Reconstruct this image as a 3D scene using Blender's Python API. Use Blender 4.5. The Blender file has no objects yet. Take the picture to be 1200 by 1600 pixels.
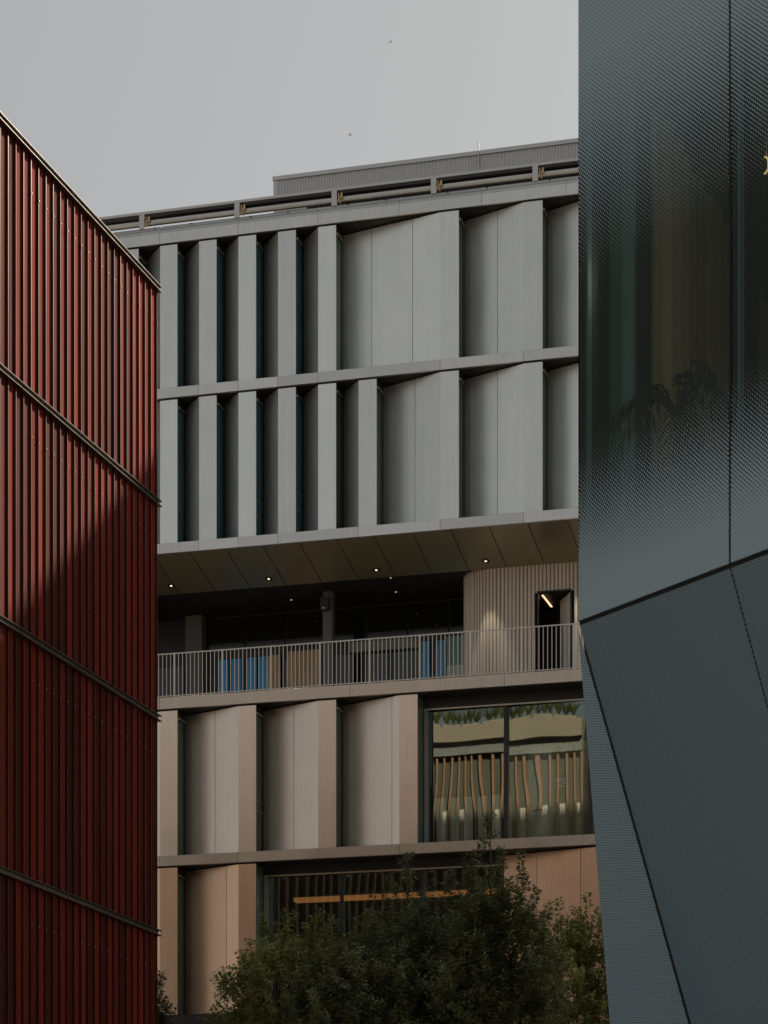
import bpy, bmesh, math, random
import numpy as np
from mathutils import Matrix, Vector
R = math.radians
SC = bpy.context.scene
COL = SC.collection
random.seed(7)

# ------------------------------------------------------------------ camera
cam_data = bpy.data.cameras.new('camera')
cam = bpy.data.objects.new('camera', cam_data); COL.objects.link(cam)
cam.location = (0, 0, 1.6); cam.rotation_euler = (R(90), 0, 0)      # level camera, rising front
cam_data.sensor_fit = 'VERTICAL'; cam_data.sensor_height = 36.0
cam_data.lens = 36.0 * 3985 / 1600
cam_data.shift_y = (2045 - 800) / 1600
cam_data.clip_start = 0.1; cam_data.clip_end = 6000
SC.camera = cam

# ------------------------------------------------------------------ world, sun, exposure
SUN_AZ = math.atan2(0.68, 0.73)          # from +Y towards +X
SUN_EL = R(32.8)
world = bpy.data.worlds.new('World'); SC.world = world; world.use_nodes = True
wt = world.node_tree; wt.nodes.clear()
sky = wt.nodes.new('ShaderNodeTexSky'); sky.sky_type = 'NISHITA'; sky.sun_disc = False
sky.sun_elevation = SUN_EL; sky.sun_rotation = SUN_AZ
sky.altitude = 50; sky.air_density = 1.0; sky.dust_density = 4.0; sky.ozone_density = 1.0
hs = wt.nodes.new('ShaderNodeHueSaturation'); hs.inputs['Saturation'].default_value = 0.30
gm = wt.nodes.new('ShaderNodeGamma'); gm.inputs['Gamma'].default_value = 0.5
bg = wt.nodes.new('ShaderNodeBackground'); bg.inputs['Strength'].default_value = 0.128
wo = wt.nodes.new('ShaderNodeOutputWorld')
tn = wt.nodes.new('ShaderNodeMix'); tn.data_type = 'RGBA'; tn.blend_type = 'MULTIPLY'; tn.inputs[0].default_value = 1.0
tn.inputs[7].default_value = (0.975, 1.0, 0.97, 1)                 # the day's thin grey-green haze
wt.links.new(sky.outputs[0], hs.inputs['Color']); wt.links.new(hs.outputs[0], tn.inputs[6]); wt.links.new(tn.outputs[2], gm.inputs['Color'])
wt.links.new(gm.outputs[0], bg.inputs['Color']); wt.links.new(bg.outputs[0], wo.inputs['Surface'])

sun_data = bpy.data.lights.new('sun', 'SUN'); sun_data.energy = 5.0; sun_data.angle = R(1.0)
sun_data.color = (1.0, 0.84, 0.66)
sun = bpy.data.objects.new('sun', sun_data); COL.objects.link(sun)
sdir = Vector((math.sin(SUN_AZ) * math.cos(SUN_EL), math.cos(SUN_AZ) * math.cos(SUN_EL), math.sin(SUN_EL)))
sun.rotation_euler = sdir.to_track_quat('Z', 'Y').to_euler(); sun.location = (40, 60, 60)

SC.view_settings.view_transform = 'Standard'; SC.view_settings.look = 'None'
SC.view_settings.gamma = 1.0; SC.view_settings.exposure = 0.65
SC.view_settings.use_curve_mapping = False
SC.render.engine = 'CYCLES'
SC.cycles.use_denoising = True
SC.cycles.max_bounces = 10; SC.cycles.diffuse_bounces = 4; SC.cycles.glossy_bounces = 6
SC.cycles.transparent_max_bounces = 16; SC.cycles.transmission_bounces = 6
SC.cycles.caustics_reflective = False; SC.cycles.caustics_refractive = False
SC.cycles.sample_clamp_indirect = 6.0

# ------------------------------------------------------------------ helpers
def tag(o, label=None, cat=None, group=None, kind=None):
    if label: o['label'] = label
    if cat: o['category'] = cat
    if group: o['group'] = group
    if kind: o['kind'] = kind
    return o

def empty(name, loc=(0, 0, 0), rotz=0.0, label=None, cat=None, group=None):
    o = bpy.data.objects.new(name, None); COL.objects.link(o)
    o.location = loc; o.rotation_euler = (0, 0, rotz); o.empty_display_size = 0.3
    return tag(o, label, cat, group)

class MB:
    """collects polygons; build() links them as one mesh object"""
    def __init__(s): s.v = []; s.f = []; s.uv = None
    def quad(s, *p):
        n = len(s.v); s.v += [tuple(q) for q in p]; s.f.append(tuple(range(n, n + len(p)))); return s
    def box(s, x0, x1, y0, y1, z0, z1):
        n = len(s.v)
        s.v += [(x0,y0,z0),(x1,y0,z0),(x1,y1,z0),(x0,y1,z0),(x0,y0,z1),(x1,y0,z1),(x1,y1,z1),(x0,y1,z1)]
        s.f += [tuple(n+i for i in q) for q in ((0,3,2,1),(4,5,6,7),(0,1,5,4),(1,2,6,5),(2,3,7,6),(3,0,4,7))]
        return s
    def prism(s, poly, z0, z1):
        """poly: counter-clockwise (x,y) list, extruded z0..z1"""
        n = len(s.v); k = len(poly)
        s.v += [(x,y,z0) for x,y in poly] + [(x,y,z1) for x,y in poly]
        s.f.append(tuple(n+i for i in reversed(range(k)))); s.f.append(tuple(n+k+i for i in range(k)))
        for i in range(k):
            j = (i+1) % k; s.f.append((n+i, n+j, n+k+j, n+k+i))
        return s
    def xprism(s, prof, x0, x1):
        """prof: (y,z) outline, extruded along x"""
        n = len(s.v); k = len(prof)
        s.v += [(x0,y,z) for y,z in prof] + [(x1,y,z) for y,z in prof]
        s.f.append(tuple(n+i for i in range(k))); s.f.append(tuple(n+k+i for i in reversed(range(k))))
        for i in range(k):
            j = (i+1) % k; s.f.append((n+i, n+k+i, n+k+j, n+j))
        return s
    def tube(s, pts, rad, seg=6):
        rings = []
        for i, p in enumerate(pts):
            p = Vector(p); a = Vector(pts[max(i-1,0)]); b = Vector(pts[min(i+1,len(pts)-1)])
            t = (b-a).normalized(); up = Vector((0,0,1)) if abs(t.z) < .9 else Vector((1,0,0))
            e1 = t.cross(up).normalized(); e2 = t.cross(e1)
            r = rad[i] if isinstance(rad, (list, tuple)) else rad
            n = len(s.v); rings.append(n)
            for k in range(seg):
                w = 2*math.pi*k/seg; s.v.append(tuple(p + e1*math.cos(w)*r + e2*math.sin(w)*r))
        for a, b in zip(rings, rings[1:]):
            for k in range(seg):
                l = (k+1) % seg; s.f.append((a+k, a+l, b+l, b+k))
        s.f.append(tuple(rings[0]+k for k in reversed(range(seg)))); s.f.append(tuple(rings[-1]+k for k in range(seg)))
        return s
    def mesh(s, name, m, smooth=False, fix=True):
        me = bpy.data.meshes.new(name); me.from_pydata(s.v, [], s.f)
        if fix:
            bm = bmesh.new(); bm.from_mesh(me); bmesh.ops.recalc_face_normals(bm, faces=bm.faces); bm.to_mesh(me); bm.free()
        if smooth: me.polygons.foreach_set('use_smooth', [True]*len(me.polygons))
        me.materials.append(m); me.update(); return me
    def build(s, name, m, parent=None, loc=(0,0,0), smooth=False, fix=True):
        return link(name, s.mesh(name, m, smooth, fix), parent, loc)

def link(name, me, parent=None, loc=(0,0,0), rotz=0.0):
    o = bpy.data.objects.new(name, me); COL.objects.link(o)
    if parent: o.parent = parent
    o.location = loc
    if rotz: o.rotation_euler = (0,0,rotz)
    return o

CACHE = {}
def shared(name, key, make, m, parent, loc=(0,0,0), smooth=False):
    """copies of alike pieces share their mesh data"""
    key = (name, key, m.name)
    if key not in CACHE: CACHE[key] = make().mesh(name, m, smooth)
    return link(name, CACHE[key], parent, loc)

# ------------------------------------------------------------------ materials
class NT:
    def __init__(s, name):
        s.m = bpy.data.materials.new(name); s.m.use_nodes = True; s.t = s.m.node_tree; s.t.nodes.clear()
        s.out = s.n('ShaderNodeOutputMaterial')
    def n(s, typ, props=None, **ins):
        nd = s.t.nodes.new(typ)
        for k, v in (props or {}).items(): setattr(nd, k, v)
        for k, v in ins.items(): s.set(nd, k.replace('_', ' '), v)
        return nd
    def set(s, nd, key, v):
        sock = nd.inputs[int(key[1:])] if key[0] == '#' else nd.inputs[key]
        if isinstance(v, bpy.types.NodeSocket): s.t.links.new(v, sock)
        elif isinstance(v, bpy.types.Node): s.t.links.new(v.outputs[0], sock)
        else: sock.default_value = v
    def math(s, op, a, b=0.0, c=0.0, clamp=False):
        nd = s.t.nodes.new('ShaderNodeMath'); nd.operation = op; nd.use_clamp = clamp
        for i, v in enumerate((a, b, c)): s.set(nd, '#%d' % i, v)
        return nd.outputs[0]
    def mix(s, fac, a, b):
        nd = s.t.nodes.new('ShaderNodeMix'); nd.data_type = 'RGBA'
        s.set(nd, '#0', fac); s.set(nd, '#6', a); s.set(nd, '#7', b); return nd.outputs[2]
    def ramp(s, fac, lo, hi, to0=0.0, to1=1.0):
        nd = s.t.nodes.new('ShaderNodeMapRange'); nd.interpolation_type = 'SMOOTHSTEP'
        s.set(nd, '#0', fac); s.set(nd, '#1', lo); s.set(nd, '#2', hi); s.set(nd, '#3', to0); s.set(nd, '#4', to1)
        return nd.outputs[0]
    def done(s, shader):
        s.t.links.new(shader.outputs[0] if isinstance(shader, bpy.types.Node) else shader, s.out.inputs['Surface']); return s.m
    def coords(s, scale=(1,1,1), jitter=True):
        tc = s.n('ShaderNodeTexCoord'); v = tc.outputs['Object']
        if jitter:
            oi = s.n('ShaderNodeObjectInfo'); k = s.math('MULTIPLY', oi.outputs['Random'], 57.0)
            ad = s.n('ShaderNodeVectorMath', {'operation': 'ADD'}); s.set(ad, '#0', v); s.set(ad, '#1', k); v = ad.outputs[0]
        mp = s.n('ShaderNodeMapping'); s.set(mp, 'Vector', v); mp.inputs['Scale'].default_value = scale
        return mp.outputs[0]
    def noise(s, vec, scale, detail=3.0, rough=0.5):
        return s.n('ShaderNodeTexNoise', Vector=vec, Scale=scale, Detail=detail, Roughness=rough).outputs['Fac']

def c4(c): return (c[0], c[1], c[2], 1.0)

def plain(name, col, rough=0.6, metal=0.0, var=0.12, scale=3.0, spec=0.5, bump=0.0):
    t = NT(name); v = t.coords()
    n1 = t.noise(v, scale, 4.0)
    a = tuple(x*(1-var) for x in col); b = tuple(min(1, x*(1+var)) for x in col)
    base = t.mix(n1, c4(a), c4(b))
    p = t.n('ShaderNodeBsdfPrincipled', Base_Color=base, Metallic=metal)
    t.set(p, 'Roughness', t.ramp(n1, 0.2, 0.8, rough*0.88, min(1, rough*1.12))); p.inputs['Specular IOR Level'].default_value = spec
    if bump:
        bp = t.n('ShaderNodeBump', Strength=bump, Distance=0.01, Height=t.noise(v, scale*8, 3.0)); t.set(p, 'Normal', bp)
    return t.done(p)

def panel_metal(name, col, rough=0.3):
    """bead-blasted metal sheet: slow oil-canning, faint vertical rolling streaks, soft smudges"""
    t = NT(name)
    v = t.coords((1, 1, 1)); vs = t.coords((14, 14, 0.25))
    streak = t.noise(vs, 1.6, 3.0); cloud = t.noise(v, 1.3, 3.0, 0.55)
    oi = t.n('ShaderNodeObjectInfo')
    k = t.math('ADD', t.math('MULTIPLY', streak, 0.17), t.math('MULTIPLY', cloud, 0.16))
    k = t.math('ADD', k, t.math('MULTIPLY', oi.outputs['Random'], 0.17))
    base = t.mix(t.ramp(k, 0.10, 0.40), c4(tuple(x*0.82 for x in col)), c4(tuple(min(1, x*1.07) for x in col)))
    p = t.n('ShaderNodeBsdfPrincipled', Base_Color=base, Metallic=0.78)
    t.set(p, 'Roughness', t.math('ADD', t.math('MULTIPLY', cloud, 0.12), rough - 0.06))
    b = t.n('ShaderNodeBump', Strength=0.5, Distance=0.02, Height=t.noise(t.coords((1.0, 1.0, 0.5)), 0.9, 1.0)); t.set(p, 'Normal', b)
    return t.done(p)

def glass(name, tint, refl=0.22, wob=0.02, wscale=(0.8, 0.8, 0.5), fill_tint=None, ior=1.5, gloss=(0.86, 0.95, 0.90)):
    t = NT(name)
    v = t.coords(wscale)
    b = t.n('ShaderNodeBump', Strength=1.0, Distance=wob, Height=t.noise(v, 1.1, 0.0))
    fr = t.n('ShaderNodeFresnel', IOR=ior); t.set(fr, 'Normal', b)
    fac = t.math('ADD', t.math('MULTIPLY', fr.outputs[0], 1.0 - refl), refl)
    tr = t.n('ShaderNodeBsdfTransparent', Color=c4(tint))
    gl = t.n('ShaderNodeBsdfGlossy', Color=c4(gloss), Roughness=0.0); t.set(gl, 'Normal', b)
    mx = t.n('ShaderNodeMixShader'); t.set(mx, '#0', fac); t.set(mx, '#1', tr); t.set(mx, '#2', gl)
    if fill_tint:                                             # diffuse tint brightening the dark pane in place of light
        df = t.n('ShaderNodeBsdfDiffuse', Color=c4(fill_tint)); m3 = t.n('ShaderNodeMixShader'); t.set(m3, '#0', 0.4); t.set(m3, '#1', mx); t.set(m3, '#2', df); mx = m3
    return t.done(mx)

def emis(name, col, strength):
    t = NT(name); return t.done(t.n('ShaderNodeEmission', Color=c4(col), Strength=strength))

def red_paint(name, rough, spec, lo, hi):
    t = NT(name); oi = t.n('ShaderNodeObjectInfo'); v = t.coords((3, 3, 0.4))
    n1 = t.noise(v, 1.5, 3.0)
    k = t.math('ADD', t.math('MULTIPLY', oi.outputs['Random'], 0.75), t.math('MULTIPLY', n1, 0.35))
    base = t.mix(t.ramp(k, 0.1, 1.0), c4(lo), c4(hi))
    p = t.n('ShaderNodeBsdfPrincipled', Base_Color=base)
    t.set(p, 'Roughness', t.math('ADD', t.math('MULTIPLY', n1, 0.15), rough))
    p.inputs['Specular IOR Level'].default_value = spec
    return t.done(p)

def frit_glass(name):
    """glass printed with pale ceramic dots: dense at head and sill, none at eye height"""
    t = NT(name)
    tc = t.n('ShaderNodeTexCoord'); sp = t.n('ShaderNodeSeparateXYZ', Vector=tc.outputs['Object'])
    x, z = sp.outputs[0], sp.outputs[2]
    pitch = 0.0205; ca, sa = math.cos(R(41)), math.sin(R(41))
    a = t.math('MULTIPLY', t.math('ADD', t.math('MULTIPLY', x, ca), t.math('MULTIPLY', z, -sa)), 1/pitch)
    b = t.math('MULTIPLY', t.math('ADD', t.math('MULTIPLY', x, sa), t.math('MULTIPLY', z, ca)), 1/pitch)
    da = t.math('SUBTRACT', t.math('FRACT', a), 0.5); db = t.math('SUBTRACT', t.math('FRACT', b), 0.5)
    dist = t.math('SQRT', t.math('ADD', t.math('MULTIPLY', da, da), t.math('MULTIPLY', db, db)))
    up = t.ramp(z, 7.75, 9.6); lo = t.ramp(z, 7.15, 6.0)
    rad = t.math('MULTIPLY', t.math('POWER', t.math('MAXIMUM', up, lo), 0.75), 0.56)
    mask = t.ramp(t.math('SUBTRACT', rad, dist), -0.03, 0.05)
    cer = t.n('ShaderNodeBsdfPrincipled', Base_Color=(0.52, 0.67, 0.76, 1), Roughness=0.5)
    fr = t.n('ShaderNodeFresnel', IOR=1.28)            # weakened reflection, so the room behind stays visible
    fac = t.math('MULTIPLY', fr.outputs[0], 0.4)
    tr = t.n('ShaderNodeBsdfTransparent', Color=(0.80, 0.85, 0.82, 1)); gl = t.n('ShaderNodeBsdfGlossy', Roughness=0.0, Color=(0.8, 0.9, 0.95, 1))
    m1 = t.n('ShaderNodeMixShader'); t.set(m1, '#0', fac); t.set(m1, '#1', tr); t.set(m1, '#2', gl)
    m2 = t.n('ShaderNodeMixShader'); t.set(m2, '#0', mask); t.set(m2, '#1', m1); t.set(m2, '#2', cer)
    return t.done(m2)

def perforated(name):
    """dark anodised sheet with staggered round holes"""
    t = NT(name)
    uv = t.n('ShaderNodeUVMap'); sp = t.n('ShaderNodeSeparateXYZ', Vector=uv.outputs[0])
    pitch = 0.0185
    x = t.math('MULTIPLY', sp.outputs[0], 1/pitch); y = t.math('MULTIPLY', sp.outputs[1], 1/(pitch*0.866))
    odd = t.math('MULTIPLY', t.math('FLOORED_MODULO', t.math('FLOOR', y), 2.0), 0.5)
    dx = t.math('SUBTRACT', t.math('FRACT', t.math('ADD', x, odd)), 0.5)
    dy = t.math('MULTIPLY', t.math('SUBTRACT', t.math('FRACT', y), 0.5), 0.866)
    dist = t.math('SQRT', t.math('ADD', t.math('MULTIPLY', dx, dx), t.math('MULTIPLY', dy, dy)))
    hole = t.ramp(dist, 0.33, 0.24)
    n1 = t.noise(t.coords(), 0.8, 3.0)
    base = t.mix(n1, (0.29, 0.43, 0.52, 1), (0.35, 0.49, 0.58, 1))
    met = t.n('ShaderNodeBsdfPrincipled', Base_Color=base, Metallic=0.3, Roughness=0.5)
    cav = t.n('ShaderNodeBsdfPrincipled', Base_Color=(0.14, 0.18, 0.19, 1), Roughness=0.9)
    mx = t.n('ShaderNodeMixShader'); t.set(mx, '#0', hole); t.set(mx, '#1', met); t.set(mx, '#2', cav)
    return t.done(mx)

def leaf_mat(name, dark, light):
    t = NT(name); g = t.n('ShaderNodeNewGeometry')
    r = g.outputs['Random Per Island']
    cl = t.ramp(t.noise(t.coords(jitter=False), 1.4, 2.0), 0.35, 0.65)             # tone shifts from clump to clump
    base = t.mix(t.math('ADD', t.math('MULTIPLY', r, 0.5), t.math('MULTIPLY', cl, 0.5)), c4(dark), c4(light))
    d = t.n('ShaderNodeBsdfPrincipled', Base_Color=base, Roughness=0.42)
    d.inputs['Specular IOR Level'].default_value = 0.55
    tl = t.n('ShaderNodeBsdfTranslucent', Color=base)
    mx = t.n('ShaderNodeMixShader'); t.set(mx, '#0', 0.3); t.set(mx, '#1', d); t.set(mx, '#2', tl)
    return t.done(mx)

def paving_mat(name):
    t = NT(name); v = t.coords(jitter=False)
    br = t.n('ShaderNodeTexBrick', Vector=v, Scale=2.2, Mortar_Size=0.012, Color1=(0.30, 0.24, 0.19, 1), Color2=(0.36, 0.30, 0.24, 1), Mortar=(0.12, 0.11, 0.10, 1))
    n1 = t.noise(v, 0.4, 5.0)
    base = t.mix(t.ramp(n1, 0.2, 0.8, 0.0, 0.5), br.outputs['Color'], (0.26, 0.22, 0.19, 1))
    p = t.n('ShaderNodeBsdfPrincipled', Base_Color=base, Roughness=0.8); return t.done(p)

M = {}
M['metal'] = panel_metal('panel_metal', (0.83, 0.845, 0.80), 0.36)
M['pale_warm'] = panel_metal('pale_warm_metal', (0.94, 0.80, 0.695), 0.36)  # same sheet with a warmer tint, for storey C
M['deep_warm'] = panel_metal('deep_warm_metal', (0.90, 0.61, 0.42), 0.36)  # tinted warmer still, for storey D and the base wall
M['ledge'] = panel_metal('ledge_metal', (0.74, 0.74, 0.71), 0.40)
M['ledge_warm'] = panel_metal('warm_ledge_metal', (0.66, 0.58, 0.49), 0.36)
M['dark'] = plain('black_aluminium', (0.034, 0.036, 0.034), 0.45)
M['dark_glass'] = plain('dark_glazing', (0.012, 0.014, 0.014), 0.06, spec=0.6)
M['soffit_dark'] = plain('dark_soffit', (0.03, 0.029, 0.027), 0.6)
M['frame'] = plain('window_frame_metal', (0.035, 0.037, 0.036), 0.4, 0.3)
M['light_frame'] = plain('pale_frame_metal', (0.50, 0.45, 0.38), 0.35, 0.7)
M['teal'] = glass('teal_glass', (0.5, 0.64, 0.63), 0.2, 0.004, fill_tint=(0.14, 0.36, 0.43), gloss=(0.62, 0.92, 0.98))
M['sage'] = glass('sage_glass', (0.55, 0.64, 0.54), 0.2, 0.004, fill_tint=(0.16, 0.27, 0.17))
M['green'] = glass('green_tinted_glass', (0.96, 0.985, 0.94), 0.09, 0.006)
M['soffit'] = plain('bronze_soffit_sheet', (0.36, 0.335, 0.235), 0.3, 0.5, 0.1, 0.8)
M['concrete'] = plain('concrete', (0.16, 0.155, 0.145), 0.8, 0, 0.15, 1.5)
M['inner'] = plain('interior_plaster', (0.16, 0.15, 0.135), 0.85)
M['rail'] = plain('galvanised_rail', (0.74, 0.70, 0.63), 0.45, 0.5)
M['slat'] = plain('pale_ribbed_cladding', (0.76, 0.68, 0.57), 0.5, 0.15, 0.1, 2.0)
M['white_slat'] = plain('pale_ribbed_board', (0.58, 0.54, 0.40), 0.6)
M['slat_groove'] = plain('cladding_backing', (0.12, 0.105, 0.09), 0.7)
M['grey'] = plain('grey_paint', (0.30, 0.305, 0.295), 0.55)
M['pier'] = plain('dark_grey_paint', (0.15, 0.155, 0.148), 0.55)
M['fin_sunlit'] = plain('sunlit_tan_fin', (0.44, 0.26, 0.165), 0.5)  # red end fins, their sunlit tan put into the base colour
M['roof_grey'] = plain('grey_coated_steel', (0.60, 0.605, 0.60), 0.45, 0.55)
M['blue'] = plain('blue_door_paint', (0.065, 0.45, 0.85), 0.4)
M['brass'] = plain('brass_bracket', (0.55, 0.38, 0.18), 0.3, 0.9)
M['red'] = red_paint('red_coated_metal', 0.7, 0.03, (0.070, 0.020, 0.015), (0.215, 0.032, 0.021))
M['red_fin'] = red_paint('glossy_red_fin', 0.27, 0.26, (0.044, 0.020, 0.018), (0.110, 0.025, 0.022))
M['unseen_dark'] = plain('unseen_dark_metal', (0.022, 0.023, 0.023), 0.7)
M['steel'] = plain('oxide_primed_steel', (0.11, 0.098, 0.085), 0.36, 0.6)
M['stone'] = plain('tan_stone', (0.40, 0.345, 0.265), 0.8, 0, 0.12, 1.5)
M['blind'] = plain('pale_blind', (0.88, 0.93, 0.83), 0.8)
M['frit'] = frit_glass('fritted_glass')
M['perf'] = perforated('perforated_sheet')
M['mullion'] = plain('blue_black_mullion', (0.02, 0.028, 0.034), 0.35, 0.4)
M['edge'] = plain('blue_glass_edge', (0.24, 0.42, 0.50), 0.3, 0.2)
M['curtain'] = plain('brown_curtain', (0.58, 0.50, 0.37), 0.9)
M['tan_curtain'] = plain('tan_curtain', (0.74, 0.57, 0.38), 0.85)
M['bark'] = plain('bark', (0.10, 0.085, 0.065), 0.9, 0, 0.3, 8.0, bump=0.5)
M['leaf'] = leaf_mat('dark_leaf', (0.09, 0.122, 0.054), (0.27, 0.295, 0.115))
M['leaf_sunlit'] = leaf_mat('sunlit_tint_leaf', (0.15, 0.19, 0.05), (0.45, 0.46, 0.14))  # look of sunlit foliage put into a paler, yellower leaf colour
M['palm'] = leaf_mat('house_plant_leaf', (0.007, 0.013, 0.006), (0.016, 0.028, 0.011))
M['grass'] = leaf_mat('planter_grass', (0.12, 0.17, 0.04), (0.26, 0.28, 0.09))
M['pot'] = plain('charcoal_pot', (0.05, 0.05, 0.05), 0.6)
M['white'] = plain('white_board', (0.88, 0.88, 0.84), 0.6)
M['black'] = plain('black_print', (0.015, 0.015, 0.015), 0.6)
M['paving'] = paving_mat('brick_paving')
M['lamp'] = emis('lamp_glow', (1.0, 0.84, 0.62), 0.9)
M['ember'] = emis('amber_lamp_glow', (1.0, 0.62, 0.26), 0.8)
M['strip'] = emis('strip_lamp_glow', (1.0, 0.58, 0.34), 1.0)
M['warm_strip'] = emis('warm_ceiling_strip_glow', (1.0, 0.40, 0.12), 0.13)

# ------------------------------------------------------------------ ground
g = MB(); g.quad((-1500,-1500,0),(1500,-1500,0),(1500,1500,0),(-1500,1500,0))
tag(g.build('ground', M['paving']), kind='structure')

TH = R(15.7515); U = Vector((math.cos(TH), -math.sin(TH), 0)); N = Vector((math.sin(TH), math.cos(TH), 0))
F0 = Vector((-0.4818, 64.0, 0))
def frame_pt(u, d, z=0.0): return F0 + U*u + N*d + Vector((0, 0, z))

# ================================================================== metal clad building
# local frame: x along the facade (to the right), y into the building, z up
B = empty('metal_clad_building', F0, -TH, 'pale metal clad office building with sawtooth panels, an open terrace storey and a roof rail', 'building')
PITCH = 1.0617; DEEP = 0.65; FLAT = 0.47
def E_(k): return -0.755 + PITCH*k           # right edge of the flat panel on grid line k
UL, UR = E_(-10), E_(23)

def angled(u0, u1, d0, d1, z0, z1, th=0.03):
    """sheet from (u0,d0) to (u1,d1)"""
    L = math.hypot(u1-u0, d1-d0); nx, ny = -(d1-d0)/L, (u1-u0)/L
    return [(u0, d0), (u1, d1), (u1+nx*th, d1+ny*th), (u0+nx*th, d0+ny*th)], z0, z1

def bay(k0, k1, z0, z1, mat, seams, rows=None):
    """flat panel ending on grid line k0, then the return window and the angled panels up to k1's flat"""
    e, e1 = E_(k0), E_(k1)
    h = z1 - z0
    shared('flat_panel', ('f', round(h,3)), lambda: MB().box(-FLAT, 0, 0, 0.03, 0, h), mat, B, (e, 0, z0))
    # return: window
    fr = shared('window_frame', ('wf', round(h,3)), lambda: (MB().box(-0.05, 0.004, 0.49, 0.66, 0, h)
            .box(-0.05, 0.0, 0.035, 0.06, 0, h).box(-0.05, 0.002, 0.06, 0.49, h-0.20, h).box(-0.05, 0.002, 0.06, 0.49, 0, 0.05)), M['frame'], B, (e, 0, z0))
    shared('pane', ('wp', round(h,3)), lambda: MB().box(-0.022, -0.012, 0.06, 0.49, 0.05, h-0.20), M['teal'] if mat is M['metal'] and k0 < 0 else M['sage'], fr)
    shared('head_trim', 'wt', lambda: MB().box(0.004, 0.035, 0.05, 0.50, -0.02, 0.02), M['light_frame'], fr, (0, 0, h-0.20))
    if rows:
        for zz in rows:
            shared('crossbar', 'wc', lambda: MB().box(-0.012, 0.006, 0.06, 0.49, -0.012, 0.012), M['light_frame'], fr, (0, 0, zz))
    run = e1 - FLAT - e
    cuts = [0.0] + list(seams) + [1.0]
    for a, b in zip(cuts, cuts[1:]):
        ua, ub = a*run + (0.006 if a > 0 else 0.004), b*run - (0.006 if b < 1 else 0.0)
        da, db = DEEP*(1-ua/run), DEEP*(1-ub/run)
        p, _, _ = angled(ua, ub, da, db, 0, h)
        shared('angled_panel', ('a', round(run,2), round(a,3), round(b,3), round(h,3)), lambda: MB().prism(p, 0, h), mat, B, (e, 0, z0))

ZT = dict(fascia=28.93, l1=24.955, l2=20.975, l3=16.98, l4=12.955, l5=8.85)
LH = 0.262; GAP = 0.045
# storeys A and B (above the terrace), C and D (below)
lev = {'A': (ZT['l1']+LH, ZT['fascia']-GAP), 'B': (ZT['l2']+LH, ZT['l1']-GAP), 'C': (ZT['l4']+LH, ZT['l3']-GAP), 'D': (ZT['l5']+0.287, ZT['l4']-GAP)}
two, three = [0.557], [0.297, 0.717]
plan = {
 'A': ([-10,-9,-8,-7,-6,-5,-4,-3,-2,-1,0,3,5,7,9,11,13,15,17,19,21,23], M['metal']),
 'B': ([-10,-9,-8,-7,-6,-5,-4,-3,-2,-1,0,1,3,5,7,9,11,13,15,17,19,21,23], M['metal']),
 'C': ([-10,-8,-6,-4,-2,0,2], M['pale_warm']),
 'D': ([-10,-8,-6,-4,-2], M['deep_warm']),
}
rows_b = {-4: [0.85], -3: [0.95], -2: [0.55, 0.95, 1.35], -1: [0.6, 1.05, 1.5]}
for L, (ks, mat) in plan.items():
    z0, z1 = lev[L]
    for a, b in zip(ks, ks[1:]):
        if L == 'D' and a == -4: sm = [0.775]
        elif L == 'C' and a == 0: sm = [0.87]
        else: sm = {1: [], 2: two, 3: three}[b-a]
        bay(a, b, z0, z1, mat, sm, rows_b.get(a) if L == 'B' else ([1.05, 1.3] if (L, a) == ('C', -2) else None))
    e = E_(ks[-1]); h = z1-z0
    shared('flat_panel', ('f', round(h,3)), lambda: MB().box(-FLAT, 0, 0, 0.03, 0, h), mat, B, (e, 0, z0))

# copper panels right of the lower window (storey D) and their continuation
z0, z1 = lev['D']; h = z1-z0
DA = 3.423; run = 2.60
for a, b in zip([0, .345, .79], [.345, .79, 1.0]):
    ua, ub = a*run+0.006, b*run-0.006
    p, _, _ = angled(ua, ub, DEEP*(1-ua/run), DEEP*(1-ub/run), 0, h)
    shared('angled_panel', ('d', a), lambda: MB().prism(p, 0, h), M['deep_warm'], B, (DA, 0, z0))
shared('flat_panel', ('f2', 0), lambda: MB().box(0.003, 0.70, 0, 0.03, 0, h), M['deep_warm'], B, (DA+run, 0, z0))
for x0, x1 in ((6.74, 8.8), (8.81, 11.0), (11.01, UR)):
    MB().box(x0, x1, 0, 0.03, 0, h).build('flat_panel', M['deep_warm'], B, (0, 0, z0))
z0c, z1c = lev['C']
for x0, x1 in ((7.9, 10.0), (10.01, 12.5), (12.51, UR)):
    MB().box(x0, x1, 0, 0.03, 0, z1c-z0c).build('flat_panel', M['pale_warm'], B, (0, 0, z0c))

# ledges: profiled strips in lengths with open joints
def ledge(name, z, hh, joints, mat, top_slope=False, proud=0.03):
    js = [UL] + joints + [UR]
    for a, b in zip(js, js[1:]):
        if top_slope: prof = [(-proud, 0), (0.03, 0), (0.22, 0.44), (0.22, 0.50), (0.13, 0.50), (-proud, 0.27)]
        else: prof = [(-proud, 0.004), (-proud+0.004, 0), (0.05, 0), (0.05, hh), (-proud+0.006, hh), (-proud, hh-0.006)]
        MB().xprism(prof, a+0.004, b-0.004).build(name, mat, B, (0, 0, z))
fj = [E_(k)-FLAT for k in (-8, -6, -4, -2, 0, 2, 4, 6, 8, 10, 12, 14, 16, 18, 20)]
ledge('roof_fascia', ZT['fascia'], 0.5, fj, M['ledge'], True)
ledge('ledge_strip', ZT['l1'], LH, [E_(k)-FLAT for k in (-7,-5,-3,-2,-1,0,3,5,7,9,11,13)], M['ledge'])
ledge('ledge_strip', ZT['l2'], LH, [E_(k)-FLAT for k in (-7,-5,-4,-3,-2,-1,1,3,5,7,9,11,13)], M['ledge'])
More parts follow.
